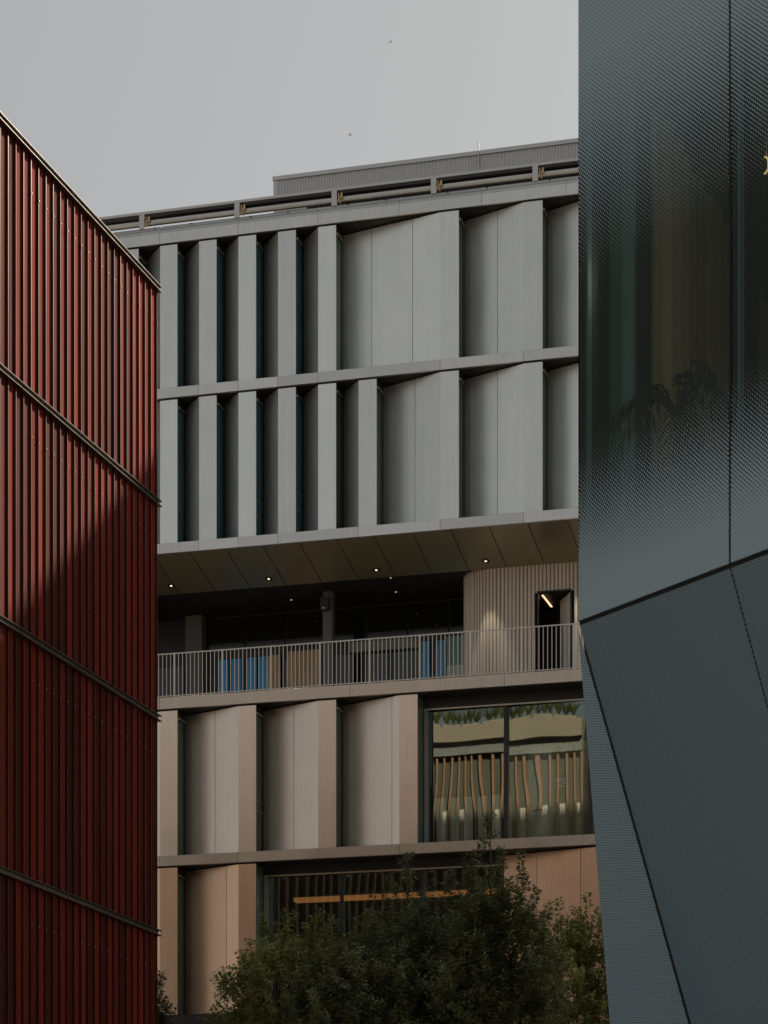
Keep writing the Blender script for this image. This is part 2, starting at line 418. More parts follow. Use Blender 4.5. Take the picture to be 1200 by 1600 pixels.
ledge('ledge_strip', ZT['l3'], 0.30, [E_(k)-FLAT for k in (-7,-4,0.8,4.55,8,11)], M['ledge_warm'], proud=0.04)
ledge('ledge_strip', ZT['l4'], LH, [E_(k)-FLAT for k in (-6,-4,-2,0,2,6.4,9,12)], M['ledge_warm'])
ledge('ledge_strip', ZT['l5'], 0.285, [E_(k)-FLAT for k in (-6,-3,0,3,6,9,12)], M['frame'])
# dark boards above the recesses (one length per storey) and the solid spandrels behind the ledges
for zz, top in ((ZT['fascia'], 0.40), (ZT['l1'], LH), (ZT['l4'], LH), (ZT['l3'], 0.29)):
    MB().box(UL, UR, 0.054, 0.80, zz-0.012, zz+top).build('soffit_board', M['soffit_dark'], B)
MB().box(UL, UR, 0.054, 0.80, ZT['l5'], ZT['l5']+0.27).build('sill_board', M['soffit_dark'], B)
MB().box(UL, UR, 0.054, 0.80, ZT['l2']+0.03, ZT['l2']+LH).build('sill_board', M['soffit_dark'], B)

# floors, back wall, end walls
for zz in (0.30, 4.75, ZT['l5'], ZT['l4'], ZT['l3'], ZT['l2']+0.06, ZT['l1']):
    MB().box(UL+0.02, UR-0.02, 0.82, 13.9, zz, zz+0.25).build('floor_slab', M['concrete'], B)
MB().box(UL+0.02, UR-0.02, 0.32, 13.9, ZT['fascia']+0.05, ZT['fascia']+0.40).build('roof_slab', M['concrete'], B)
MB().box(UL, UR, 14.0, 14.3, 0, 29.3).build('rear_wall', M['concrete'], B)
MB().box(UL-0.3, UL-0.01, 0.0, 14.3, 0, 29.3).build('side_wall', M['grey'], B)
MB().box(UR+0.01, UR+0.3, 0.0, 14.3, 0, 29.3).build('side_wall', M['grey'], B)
MB().box(UL, UR, 0.1, 0.4, 0, 8.84).build('base_wall', M['deep_warm'], B)
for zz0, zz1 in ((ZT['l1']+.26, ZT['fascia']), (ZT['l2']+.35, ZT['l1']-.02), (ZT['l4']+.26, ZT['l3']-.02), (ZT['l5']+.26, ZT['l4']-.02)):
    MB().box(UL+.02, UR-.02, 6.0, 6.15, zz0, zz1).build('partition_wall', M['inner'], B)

# ---- large windows of storeys C and D
def big_window(u0, u1, zb, zt, mulls, header):
    f = MB()
    f.box(u0, u1, DEEP, DEEP+0.10, zt, header)                 # head board
    fr = f.build('window_frame', M['dark'], B)
    MB().box(u0, u1, DEEP-0.03, DEEP-0.002, zt-0.035, zt+0.004).build('head_trim', M['light_frame'], fr)
    MB().box(u0, u1, DEEP-0.02, DEEP+0.10, zb, zb+0.05).build('sill', M['frame'], fr)
    xs = [u0] + mulls + [u1]
    for x in mulls: MB().box(x-0.04, x+0.04, DEEP-0.03, DEEP+0.08, zb+0.05, zt-0.036).build('mullion', M['frame'], fr)
    MB().box(u0, u0+0.09, DEEP-0.02, DEEP+0.08, zb+0.05, zt-0.036).build('jamb', M['grey'], fr)
    for i, (a, b) in enumerate(zip(xs, xs[1:])):
        a2 = a + (0.092 if i == 0 else 0.042); b2 = b - (0.042 if i < len(xs)-2 else 0.0)
        MB().box(0, b2-a2, 0, 0.012, zb+0.05, zt-0.036).build('pane', M['green'], fr, (a2, DEEP+0.085, 0)).rotation_euler = (0, 0, -0.015 if i == 0 else -0.036)   # hung a touch out of plane
    return fr
def return_window(e, z0, z1):
    h = z1-z0
    fr = MB().box(-0.05, 0.004, 0.60, 0.66, 0, h).box(-0.05, 0.0, 0.035, 0.06, 0, h).build('window_frame', M['frame'], B, (e, 0, z0))
    MB().box(-0.022, -0.012, 0.06, 0.60, 0.0, h).build('pane', M['sage'], fr)
big_window(E_(2)+0.006, 7.88, ZT['l4']+LH+0.03, 16.70, [3.472, 5.62], ZT['l3']-0.014)
return_window(E_(2), *lev['C'])
big_window(E_(-2)+0.006, DA, ZT['l5']+0.30, 12.70, [-0.80, 1.32], ZT['l4']-0.014)
return_window(E_(-2), *lev['D'])
MB().box(7.82, 7.89, 0.035, 0.70, lev['C'][0], lev['C'][1]).build('reveal', M['pale_warm'], B)

# room behind the upper large window: ribbed inner wall, door, stand-in blinds
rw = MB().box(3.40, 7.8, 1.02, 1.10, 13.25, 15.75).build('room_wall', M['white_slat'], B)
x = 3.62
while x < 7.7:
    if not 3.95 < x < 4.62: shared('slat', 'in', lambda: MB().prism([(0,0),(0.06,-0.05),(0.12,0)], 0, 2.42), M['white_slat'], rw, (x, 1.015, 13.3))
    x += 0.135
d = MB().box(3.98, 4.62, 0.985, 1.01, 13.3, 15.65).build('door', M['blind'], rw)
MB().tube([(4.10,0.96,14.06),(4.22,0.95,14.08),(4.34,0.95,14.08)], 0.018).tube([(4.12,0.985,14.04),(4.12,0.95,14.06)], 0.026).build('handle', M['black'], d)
for i, x in enumerate((1.62, 1.98, 2.34, 2.70, 3.06, 3.36)):  # stand-ins added inside for the mirrored blinds, which stay dark in shade
    shared('standin_blind', 'b', lambda: MB().box(0, 0.22, 0.93, 0.95, 13.3, 14.50), M['blind'], B, (x, 0, 0))
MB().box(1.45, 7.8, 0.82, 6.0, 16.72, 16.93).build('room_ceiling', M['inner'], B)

# lower room: a warm strip lamp under its ceiling
ls = MB().box(-2.85, 3.30, 2.96, 3.30, 12.50, 12.56).build('strip_lamp', M['grey'], B)
for dd in (2.97, 3.09, 3.21): MB().box(-2.83, 3.28, dd, dd+0.07, 12.40, 12.498).build('diffuser', M['warm_strip'], ls)

# ---- terrace storey between l2 and l3
sj = [-10.6]
while sj[-1] < UR-1: sj.append(sj[-1] + 0.985)
for a, b in zip(sj, sj[1:]):
    shared('soffit_panel', 's', lambda: MB().xprism([(0.052, 20.975), (2.0, 20.51), (2.0, 20.53), (0.052, 20.995)], 0.012, 0.973), M['soffit'], B, (a, 0, 0))
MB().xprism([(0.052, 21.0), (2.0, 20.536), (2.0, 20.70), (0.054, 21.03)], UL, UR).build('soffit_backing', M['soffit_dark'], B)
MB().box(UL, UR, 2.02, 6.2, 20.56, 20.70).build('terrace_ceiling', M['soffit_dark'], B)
MB().box(UL, UR, 0.06, 0.80, ZT['l3']+0.29, ZT['l3']+0.30).build('terrace_kerb', M['ledge_warm'], B)

def downlight(u, d, z, power, r=0.06, spot=R(70), tilt=0):
    dl = MB()
    seg = 14
    ring = [(math.cos(2*math.pi*k/seg), math.sin(2*math.pi*k/seg)) for k in range(seg)]
    for k in range(seg):
        a, b = ring[k], ring[(k+1) % seg]
        dl.quad((a[0]*r*1.7, a[1]*r*1.7, -0.012), (b[0]*r*1.7, b[1]*r*1.7, -0.012), (b[0]*r, b[1]*r, -0.016), (a[0]*r, a[1]*r, -0.016))
        dl.quad((a[0]*r*1.7, a[1]*r*1.7, 0.0), (b[0]*r*1.7, b[1]*r*1.7, 0.0), (b[0]*r*1.7, b[1]*r*1.7, -0.012), (a[0]*r*1.7, a[1]*r*1.7, -0.012))
    o = dl.build('downlight', M['black'], B, (u, d, z), fix=False)
    if d < 2: o.rotation_euler = (-math.atan(0.465/1.948), 0, 0)
    MB().quad(*[(c*r*0.55, s_*r*0.55, -0.0165) for c, s_ in ring]).build('bulb', M['lamp'], o, fix=False)
    if power:
        ld = bpy.data.lights.new('downlight_lamp', 'SPOT'); ld.energy = power; ld.spot_size = spot; ld.spot_blend = 0.5
        ld.color = (1.0, 0.86, 0.66); ld.shadow_soft_size = 0.012
        l = bpy.data.objects.new('downlight_lamp', ld); COL.objects.link(l); l.parent = o; l.location = (0, 0, -0.05); l.rotation_euler = (math.atan(0.465/1.948), 0, 0)
def soffit_z(d): return 20.975 - 0.465*(d-0.052)/1.948 if d < 2 else 20.56
for u, d in ((-5.75, 1.55), (-3.066, 1.6), (-0.156, 1.6), (2.736, 1.6), (5.6, 1.6)):
    downlight(u, d, soffit_z(d), *((75, 0.06, R(44)) if u == 2.736 else (70, 0.06, R(80))))
for u, d in ((-3.05, 3.46), (-0.16, 3.49), (0.06, 2.2)): downlight(u, d, 20.56, 0, 0.04)

# rear of the terrace
tw = MB().box(UL, 1.75, 4.60, 4.75, 17.24, 20.56).build('terrace_wall', M['dark'], B)
for u0, u1 in ((-6.35, -5.87), ): MB().box(u0, u1, 4.25, 4.60, 17.24, 20.56).build('wall_pier', M['pier'], B)
MB().box(-6.46, -6.43, 4.55, 4.60, 17.24, 20.56).build('wall_joint', M['grey'], B)
MB().box(-2.03, -1.77, 3.0, 3.26, 17.24, 20.56).build('column', M['pier'], B)
for u0 in (-5.47, -5.10, -4.66, -4.33): shared('blue_door_leaf', 'bl', lambda: MB().box(0, 0.275, 4.50, 4.55, 17.26, 19.36).box(0.02, 0.255, 4.492, 4.50, 17.4, 19.30), M['blue'], B, (u0, 0, 0))
for u0, u1 in ((0.28, 0.50), (0.66, 0.92)): MB().box(u0, u1, 4.50, 4.55, 17.26, 19.45).build('blue_door_leaf', M['blue'], B)
MB().box(0.96, 1.74, 4.52, 4.56, 17.26, 19.55).build('glazed_screen', plain('teal_screen', (0.16, 0.36, 0.34), 0.2), B)
MB().box(0.98, 1.74, 4.47, 4.50, 17.26, 18.75).build('pale_green_screen', plain('pale_green_screen', (0.72, 0.84, 0.68), 0.5), B)
MB().box(-1.70, 0.20, 4.40, 4.59, 19.28, 19.55).build('transom', M['grey'], B)
for u0, u1 in ((-9.4, -7.5), (-7.45, -6.5), (-3.63, -3.50), (-2.5, -1.40), (-1.28, -0.66), (-0.55, 0.18)):
    MB().box(u0, u1, 4.555, 4.575, 17.27, 19.26).build('glazing', M['dark_glass'], B)
for u0, u1 in ((-5.85, -4.75), (-4.70, -3.60), (-3.55, -2.45), (-2.40, -1.30), (-1.25, -0.15), (-0.10, 1.0), (1.05, 1.74)):
    MB().box(u0, u1, 4.555, 4.575, 19.60, 20.50).build('glazing', M['dark_glass'], B)
for u0 in (-7.5, -5.5, -4.045, -3.65, -2.5, -1.35, -0.62, 0.22): MB().box(u0, u0+0.05, 4.53, 4.59, 17.26, 19.27).build('glazing_bar', M['frame'], B)

# curved wall of ribbed boards, with a door opening
rib = empty('ribbed_wall'); rib.parent = B
rib_h = 20.555 - 17.24
path = []
R0 = 0.95; cu, cd = 2.82, 2.02 + R0
n = 16
for i in range(n+1):
    a = math.pi + (math.pi/2) * i / n
    path.append((cu + R0*math.cos(a), cd + R0*math.sin(a)))
x = cu
while x < 9.5: x += 0.1; path.append((x, 2.02))
path = [(path[0][0], 4.4 - 0.1*i) for i in range(int((4.4-path[0][1])/0.1))] + path
def slat_prof(p, q, w=0.040):
    """trapezoid board standing proud of the backing"""
    L = math.hypot(q[0]-p[0], q[1]-p[1]); tx, ty = (q[0]-p[0])/L, (q[1]-p[1])/L; nx, ny = ty, -tx
    return [(p[0]+tx*.012, p[1]+ty*.012), (q[0]-tx*.006, q[1]-ty*.006), (q[0]-tx*.026+nx*w, q[1]-ty*.026+ny*w), (p[0]+tx*.032+nx*w, p[1]+ty*.032+ny*w)]
DO0, DO1, DOZ = 4.01, 4.86, 19.80
back = MB()
for p, q in zip(path, path[1:]):
    L = math.hypot(q[0]-p[0], q[1]-p[1]); nx, ny = -(q[1]-p[1])/L, (q[0]-p[0])/L
    inside = p[1] < 2.03 and q[0] > DO0 and p[0] < DO1
    zz0 = DOZ if inside else 17.24
    back.prism([p, q, (q[0]+nx*.05, q[1]+ny*.05), (p[0]+nx*.05, p[1]+ny*.05)], zz0, 20.555)
    o = MB().prism(slat_prof(p, q, random.choice((0.018, 0.024, 0.030))), zz0+0.003, 20.552).build('slat', M['slat'], rib)
back.build('backing', M['slat_groove'], rib)
MB().box(DO0-0.02, DO0+0.02, 1.95, 2.06, 17.24, DOZ).box(DO1-0.02, DO1+0.02, 1.95, 2.06, 17.24, DOZ).box(DO0-0.02, DO1+0.02, 1.952, 2.06, DOZ, DOZ+0.03).build('door_frame', M['dark'], rib)
ol = MB().prism([(0, 0), (-0.40, 0.72), (-0.37, 0.74), (0.03, 0.02)], 17.27, DOZ-0.02).build('ajar_door', M['white'], rib, (DO1-0.05, 2.09, 0))
MB().tube([(DO1-0.40, 2.70, 18.25), (DO1-0.44, 2.68, 18.25), (DO1-0.38, 2.57, 18.25)], 0.014).build('handle', M['black'], rib)
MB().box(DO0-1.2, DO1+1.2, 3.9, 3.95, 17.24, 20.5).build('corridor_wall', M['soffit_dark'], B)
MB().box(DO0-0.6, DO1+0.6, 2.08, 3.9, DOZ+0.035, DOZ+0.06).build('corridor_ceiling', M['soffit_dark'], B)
sl = MB().box(4.06, 4.10, 2.20, 3.30, DOZ-0.005, DOZ+0.03).build('strip_lamp', M['grey'], B)
MB().box(4.055, 4.105, 2.19, 3.31, DOZ-0.022, DOZ-0.006).build('diffuser', M['strip'], sl)

# ---- terrace railing
rl = empty('railing'); rl.parent = B
MB().box(UL, UR, 0.02, 0.06, 18.395, 18.42).build('handrail', M['rail'], rl)
MB().box(UL, UR, 0.02, 0.06, 17.315, 17.335).build('bottom_rail', M['rail'], rl)
x = -10.3; i = 0
while x < 9.6:
    if i % 12 == 0: shared('post', 'p', lambda: MB().box(-0.02, 0.02, 0.015, 0.065, 17.28, 18.394), M['rail'], rl, (x, 0, 0))
    else: shared('baluster', 'b', lambda: MB().box(-0.008, 0.008, 0.033, 0.049, 17.336, 18.394), M['rail'], rl, (x, 0, 0))
    x += 0.1085; i += 1

# ---- roof rail, with sunlit brass brackets beside each post
rr = empty('roof_rail'); rr.parent = B
MB().xprism([(0.10, 29.80), (0.42, 29.80), (0.42, 29.82), (0.12, 29.865), (0.10, 29.865)], UL, UR).build('top_rail', M['roof_grey'], rr)
MB().box(UL, UR, 0.14, 0.40, 29.735, 29.797).build('rail_shade_strip', M['dark'], rr)  # dark strip puts the rail's unlit underside into the colour
MB().box(UL, UR, 0.36, 0.39, 29.67, 29.734).build('back_strip', M['dark'], rr)
MB().xprism([(0.16, 29.585), (0.20, 29.555), (0.30, 29.56), (0.30, 29.66), (0.20, 29.675), (0.16, 29.65)], UL, UR).build('lower_rail', M['roof_grey'], rr)
MB().box(UL, UR, 0.40, 0.46, 29.42, 29.56).build('kick_board', M['dark'], rr)
px0 = -6.009 - 2.59*2
while px0 < UR:
    po = shared('post', 'rp', lambda: MB().box(-0.07, 0.07, 0.085, 0.12, 29.42, 29.80), M['roof_grey'], rr, (px0, 0, 0))
    shared('bracket', 'rb', lambda: MB().box(0.10, 0.125, 0.10, 0.16, 29.50, 29.73).box(0.145, 0.165, 0.10, 0.15, 29.47, 29.66).box(0.165, 0.215, 0.10, 0.13, 29.60, 29.73), M['brass'], po)
    for o_ in (0.35, 1.35): shared('stay', 'rs', lambda: MB().tube([(0, 0.06, 29.40), (0.10, 0.30, 29.47)], 0.014), M['dark'], po, (o_, 0, 0))
    px0 += 2.59

# ---- plant enclosure on the roof
pe = empty('plant_enclosure'); pe.parent = B
pu0, pu1, pd0, pd1 = -3.69, 14.5, 4.0, 11.0
c = MB(); x = pu0+0.08; pr = []
while x < pu1:
    pr += [(x, pd0), (x+0.018, pd0-0.022), (x+0.04, pd0-0.022), (x+0.058, pd0)]; x += 0.075
for (a, b) in zip(pr, pr[1:]): c.quad((a[0],a[1],29.3), (b[0],b[1],29.3), (b[0],b[1],32.04), (a[0],a[1],32.04))
y = pd0+0.1; pr = []
while y < pd1:
    pr += [(pu0, y), (pu0-0.022, y+0.018), (pu0-0.022, y+0.04), (pu0, y+0.058)]; y += 0.075
for (a, b) in zip(pr, pr[1:]): c.quad((a[0],a[1],29.3), (b[0],b[1],29.3), (b[0],b[1],32.04), (a[0],a[1],32.04))
c.build('cladding', M['roof_grey'], pe, fix=False)
MB().box(pu0+0.03, pu1, pd0+0.03, pd1, 29.35, 32.0).build('core', M['grey'], pe)
MB().box(pu0-0.05, pu1, pd0-0.05, pd1+0.05, 32.045, 32.15).build('coping', M['roof_grey'], pe)
MB().box(pu0-0.03, pu0+0.09, pd0-0.03, pd0+0.09, 29.3, 32.04).build('corner_post', M['roof_grey'], pe)
g = MB().xprism([(3.2, 31.02), (3.45, 30.94), (3.5, 31.0), (3.5, 31.12), (3.2, 31.10)], -2.6, 14.3).build('gutter', M['dark'], pe)
for x in (-2.5, -0.7, 1.15, 2.9, 4.4): shared('hanger', 'h', lambda: MB().box(0, 0.07, 3.16, 3.6, 31.122, 31.17), M['roof_grey'], g, (x, 0, 0))
mast = MB().tube([(0.0, 0, 0), (0, 0, 0.75)], 0.016).tube([(-0.05, 0, 0.30), (0.05, 0, 0.30)], 0.012)
mast.build('lightning_rod', M['roof_grey'], pe, (1.98, 3.93, 31.6))

# ================================================================== things on the terrace
def wavy_curtain(name, u0, u1, d, z0, z1, mat, waves, amp, label, cat, group=None, top=None, rot=None):
    o_ = empty(name, frame_pt(u0, d, z0), -TH, label, cat, group)
    n = int(waves*8); m = MB(); L = u1-u0; H_ = z1-z0
    for j in range(5):
        for i in range(n+1):
            a = i/n; m.v.append((a*L + 0.012*math.sin(j*1.7+a*9), amp*math.sin(a*waves*2*math.pi + 0.35*math.sin(j+a*5)) , H_*j/4))
    for j in range(4):
        for i in range(n):
            p = j*(n+1)+i; m.f.append((p, p+1, p+n+2, p+n+1))
    m.build('cloth', mat, o_, smooth=True, fix=False)
    MB().box(-0.03, L+0.03, -0.02, 0.02, H_, H_+0.04).build('curtain_rail', M['dark'], o_)
    return o_
wavy_curtain('curtain', -4.02, -3.66, 4.38, 17.27, 19.36, M['tan_curtain'], 4, 0.03, 'narrow tan folded curtain behind the terrace railing, beside the blue doors', 'curtain')
wavy_curtain('curtain', -3.47, -2.55, 4.38, 17.27, 19.42, M['tan_curtain'], 7, 0.035, 'wider tan folded curtain behind the terrace railing, left of the grey column', 'curtain')

# camera box on the column
cc = empty('security_camera', frame_pt(-1.93, 2.98, 20.02), -TH, 'small dark security camera fixed to the top of the grey terrace column', 'security camera')
MB().box(-0.12, 0.10, -0.14, 0.0, 0.02, 0.36).build('housing', M['dark'], cc)
MB().tube([(-0.02, -0.141, 0.08), (-0.02, -0.17, 0.06)], 0.03, 10).build('lens', M['white'], cc)
MB().tube([(0.03, -0.05, 0.36), (0.03, -0.05, 0.52)], 0.012).build('conduit', M['grey'], cc)

def blades(m, n, h, spread, w, rng, droop=0.5):
    for i in range(n):
        a = rng.uniform(0, 6.283); hh = h*rng.uniform(0.55, 1.0); sp = spread*rng.uniform(0.3, 1.0)
        p = Vector((0, 0, 0)); side = Vector((-math.sin(a), math.cos(a), 0)); pts = []
        for k in range(5):
            t = k/4; r = sp*(t**1.5)
            z = hh*(t - droop*t*t*0.6)
            pts.append((Vector((math.cos(a)*r, math.sin(a)*r, z)), w*(1-t*0.92)))
        b = len(m.v)
        for q, ww in pts: m.v += [tuple(q - side*ww), tuple(q + side*ww)]
        for k in range(4): m.f.append((b+2*k, b+2*k+1, b+2*k+3, b+2*k+2))

rng = random.Random(3)
tp = empty('planter', frame_pt(1.30, 2.5, 17.235), -TH, 'spiky green plant in a low planter on the terrace, left of the curved ribbed wall', 'plant')
MB().prism([(-0.30,-0.14),(0.30,-0.14),(0.30,0.14),(-0.30,0.14)], 0, 0.42).build('pot', M['pot'], tp)
b_ = MB()
for ox in (-0.2, -0.07, 0.08, 0.2):
    q = MB(); blades(q, 16, 0.62, 0.26, 0.016, rng)
    k = len(b_.v); b_.v += [(x+ox, y, z+0.40) for x, y, z in q.v]; b_.f += [tuple(i+k for i in f) for f in q.f]
tag(b_.build('leaves', M['grass'], tp, fix=False), kind='stuff')

# toilet sign in the room behind the large window
sg = empty('toilet_sign', frame_pt(4.80, 0.945, 14.60), -TH, 'small white toilet sign reading WC on the ribbed wall behind the large window', 'sign')
MB().box(-0.15, 0.15, -0.012, 0.0, 0.0, 0.22).build('board', M['white'], sg)
def txt(body, size, loc, parent, mat):
    cv = bpy.data.curves.new('lettering', 'FONT'); cv.body = body; cv.size = size; cv.align_x = 'CENTER'; cv.extrude = 0.002
    tmp = bpy.data.objects.new('lettering', cv); COL.objects.link(tmp)
    dg = bpy.context.evaluated_depsgraph_get(); me = bpy.data.meshes.new_from_object(tmp.evaluated_get(dg))
    bpy.data.objects.remove(tmp); me.materials.clear(); me.materials.append(mat)
    o_ = link('lettering', me, parent, loc); o_.rotation_euler = (R(90), 0, 0); return o_
txt('WC', 0.15, (0, -0.015, 0.055), sg, M['black'])

# ================================================================== red finned building
CR = frame_pt(0.89, -16.9)
RB = empty('red_finned_building', CR, -TH, 'dark red building clad in tight vertical metal fins with steel rails at each floor', 'building')
# local frame: x outward to the right, y away from the camera along the wall, z up
RT = [20.65, 16.65, 12.65, 8.65, 4.65, 0.65]
RAILH = 0.105; FP = 0.3045; NV = 25
def fin_mesh(h): return MB().prism([(-0.035, -0.011), (0.0, -0.011), (0.0, 0.011), (-0.035, 0.011)], 0, h)
for i in range(4):
    zt, zb = RT[i]-RAILH, RT[i+1]
    for k in range(NV):
        y = -0.03 - k*FP
        shared('fin', ('f', i), lambda: fin_mesh(zt-zb-0.006), M['red_fin'], RB, (0, y, zb+0.003)).rotation_euler = (0, 0, R(random.gauss(0, 1.6)))
        shared('cladding_panel', ('c', i), lambda: MB().box(-0.070, -0.038, -FP+0.004, -0.004, 0, zt-zb-0.006), M['red'], RB, (0, y, zb+0.003))
        if k < 20: shared('bolt', 'bo', lambda: MB().tube([(0, 0, 0), (0.012, 0, 0)], 0.012, 6), M['light_frame'], RB, (0.0, y, zt-0.62))
rest = MB()  # unseen wall run, made dark to keep red out of the dotted glass
for i in range(5):
    zt, zb = RT[i]-RAILH, RT[i+1]
    for k in range(NV if i < 4 else 0, 120):
        y = -0.03 - k*FP
        if k < NV+4 or i == 4: rest.box(-0.035, 0, y-0.012, y+0.012, zb+0.003, zt-0.003)
rest.box(-0.070, -0.038, -36.6, -0.03-NV*FP, 0.1, 20.64)
tag(rest.build('unseen_dark_cladding', M['unseen_dark'], RB), kind='stuff')
for z in RT:
    fr = MB().box(-0.10, 0.012, -9.5, 0.0, z-RAILH+0.012, z-0.012).build('floor_rail', M['steel'], RB)
    MB().box(-0.10, 0.062, -9.5, 0.075, z-0.011, z).build('top_flange', M['steel'], fr)
    MB().box(-0.10, 0.062, -9.5, 0.075, z-RAILH, z-RAILH+0.011).build('bottom_flange', M['steel'], fr)
MB().box(-13.9, -0.12, -36.6, -0.14, 0, 19.2).build('core', M['concrete'], RB)
MB().box(-0.24, -0.107, -36.6, -0.02, 0, 20.5).build('wall', M['dark'], RB)
# end elevation facing the metal building (seen mirrored in its windows)
MB().box(-13.9, -0.26, -0.12, -0.04, 0.0, 19.44).build('end_wall', plain('grey_green_wall', (0.13, 0.14, 0.12), 0.7), RB)
x = -0.30
for k in range(45):
    shared('end_fin', 'e', lambda: MB().box(-0.035, 0.035, 0.0, 0.16, 4.7, 19.43), M['fin_sunlit'], RB, (x, -0.03, 0)); x -= 0.3
for zt in (17.7, 13.7, 9.7):
    for k in range(22):
        if k % 5 != 4: shared('blind', 'b', lambda: MB().box(-0.24, 0.0, -0.036, -0.012, -1.9, 0.0), M['blind'], RB, (-0.36-k*0.6, 0, zt))
MB().box(-13.9, -0.26, -0.6, 0.20, 19.45, 19.88).build('soffit_band', M['grey'], RB)
MB().box(-13.9, -0.26, -0.6, 0.42, 19.885, 20.42).build('roof_slab', M['stone'], RB)
MB().box(-13.9, -0.26, -36.6, -0.62, 19.25, 19.45).build('roof_deck', M['concrete'], RB)
for k in range(8):
    t_ = empty('planter', CR + U*(-0.9-k*0.75) + N*(-0.1) + Vector((0, 0, 20.425)), -TH,
        ('grassy planter nearest the corner of the red roof, mirrored in the window', 'grassy planter second from the corner of the red roof, mirrored in the window',
         'grassy planter third from the corner of the red roof, mirrored in the window', 'grassy planter fourth from the corner of the red roof, mirrored in the window',
         'grassy planter fifth from the corner of the red roof, mirrored in the window', 'grassy planter sixth from the corner of the red roof',
         'grassy planter seventh from the corner of the red roof', 'grassy planter farthest from the corner of the red roof')[k], 'plant', 'grass planters along the red building roof edge')
    MB().box(-0.33, 0.33, -0.16, 0.16, 0, 0.16).build('pot', M['stone'], t_)
    b_ = MB(); q = MB()
    for ox in (-0.22, 0.0, 0.22):
        q = MB(); blades(q, 42, rng.uniform(0.7, 1.05), 0.5, 0.022, rng)
        kk = len(b_.v); b_.v += [(xx+ox, yy, zz+0.14) for xx, yy, zz in q.v]; b_.f += [tuple(i+kk for i in f) for f in q.f]
    tag(b_.build('leaves', M['grass'], t_, fix=False), kind='stuff')

# ================================================================== faceted dark building
# local frame: x along the glazed face towards the camera, y into the building, z up
PR = math.atan2(-0.846, 0.533)
D = empty('faceted_dark_building', (1.217, 16.0, 0), PR, 'dark angular building with dotted glass above and perforated folded panels below', 'building')
SZ = 5.9; TOP = 24.0; SW = 1.468; G2 = 0.011  # height and unseen depth enlarged to block sky light on the red wall
for i in range(4):
    a, b = i*SW + (0.006 if i == 0 else G2), (i+1)*SW - G2
    p = MB().box(0, b-a, 0.0, 0.012, SZ+0.015, TOP)
    o = p.build('glass_pane', M['frit'], D, (a, 0, 0))
    MB().box((i+1)*SW-0.035, (i+1)*SW+0.035, 0.05, 0.19, SZ+0.06, TOP).build('mullion', M['mullion'], D)
    MB().box((i+1)*SW+0.036, (i+1)*SW+0.058, 0.03, 0.06, SZ+0.06, TOP).build('glass_edge', M['edge'], D)
    MB().box((i+1)*SW-G2+0.001, (i+1)*SW+G2-0.001, 0.006, 0.03, SZ+0.015, TOP).build('joint_seal', M['black'], D)
ED = Vector((-0.609, 0.797)).normalized()
MB().prism([(0.02,0.03),(0.06,0.03),(0.06,0.11),(0.02,0.11)], SZ+0.06, TOP).build('mullion', M['mullion'], D)
MB().box(0.062, 0.078, 0.02, 0.05, SZ+0.06, TOP).build('glass_edge', M['edge'], D)
def along(L, off=0.0): return (ED.x*L + ED.y*off, ED.y*L - ED.x*off)       # off: to the inside
def end_piece(name, L0, L1, t, z0, z1, mat, off=0.0):
    return MB().prism([along(L0, off), along(L1, off), along(L1, off+t), along(L0, off+t)], z0, z1).build(name, mat, D)
end_piece('end_pane', 0.01, 1.0, 0.012, SZ+0.015, TOP, glass('dark_green_glass', (0.80, 0.88, 0.82), 0.0, 0.0, ior=1.1))
end_piece('end_post', 1.0, 1.05, 0.10, SZ+0.015, TOP, M['edge'])
end_piece('end_wall', 1.06, 22.0, 0.10, SZ+0.015, TOP, M['mullion'])
fl = MB().prism([(0.03, 0.05), (5.98, 0.05), (5.98, 17.2), along(21.8, 0.02), along(0.1, 0.02)], SZ-0.05, SZ+0.025).build('floor', M['inner'], D)
MB().prism([(0.0, 0.0), (6.0, 0.0), (6.0, 17.4), along(22.0, 0.0)], TOP+0.005, TOP+0.4).build('roof', M['mullion'], D)
MB().prism([(0.1, 0.3), (5.9, 0.3), (5.9, 17.2), along(21.8, 0.15), along(1.1, 0.15)], 9.6, 9.8).build('ceiling', M['inner'], D)
MB().box(-13.2, 6.0, 17.5, 17.6, 0, TOP).build('rear_wall', M['mullion'], D)
MB().box(6.0, 6.1, 0.0, 17.4, SZ, TOP).build('side_wall', M['mullion'], D)
# folded perforated skin below the seam
drop = SZ; dl = 0.9/2.46
def facet(name, pts, lift=0.0, thick=0.02, mat=None):
    """flat polygon (local points) with its UVs in metres and a real thickness"""
    P = [Vector(p) for p in pts]; e1 = (P[1]-P[0]).normalized(); nn = (P[1]-P[0]).cross(P[2]-P[0]).normalized(); e2 = nn.cross(e1)
    me = bpy.data.meshes.new(name); k = len(P)
    vs = [tuple(p) for p in P] + [tuple(p + nn*thick) for p in P]
    fs = [tuple(range(k)), tuple(reversed(range(k, 2*k)))] + [(i, k+i, k+(i+1) % k, (i+1) % k) for i in range(k)]
    me.from_pydata(vs, [], fs); uvl = me.uv_layers.new(name='UVMap')
    for lp in me.loops:
        q = Vector(vs[lp.vertex_index]) - P[0]; uvl.data[lp.index].uv = (q.dot(e1)+50, q.dot(e2)+50)
    me.materials.append(mat or M['perf']); me.update()
    return link(name, me, D)
def under(s, z): return (s, (SZ-z)*dl, z)
zt = SZ - 0.015
for i in range(4):
    a, b = i*SW + (0.010 if i == 0 else 0.008), (i+1)*SW - 0.008
    facet('perforated_panel', [under(a, 0.0), under(b, 0.0), under(b, zt), under(a, zt)], thick=-0.02)
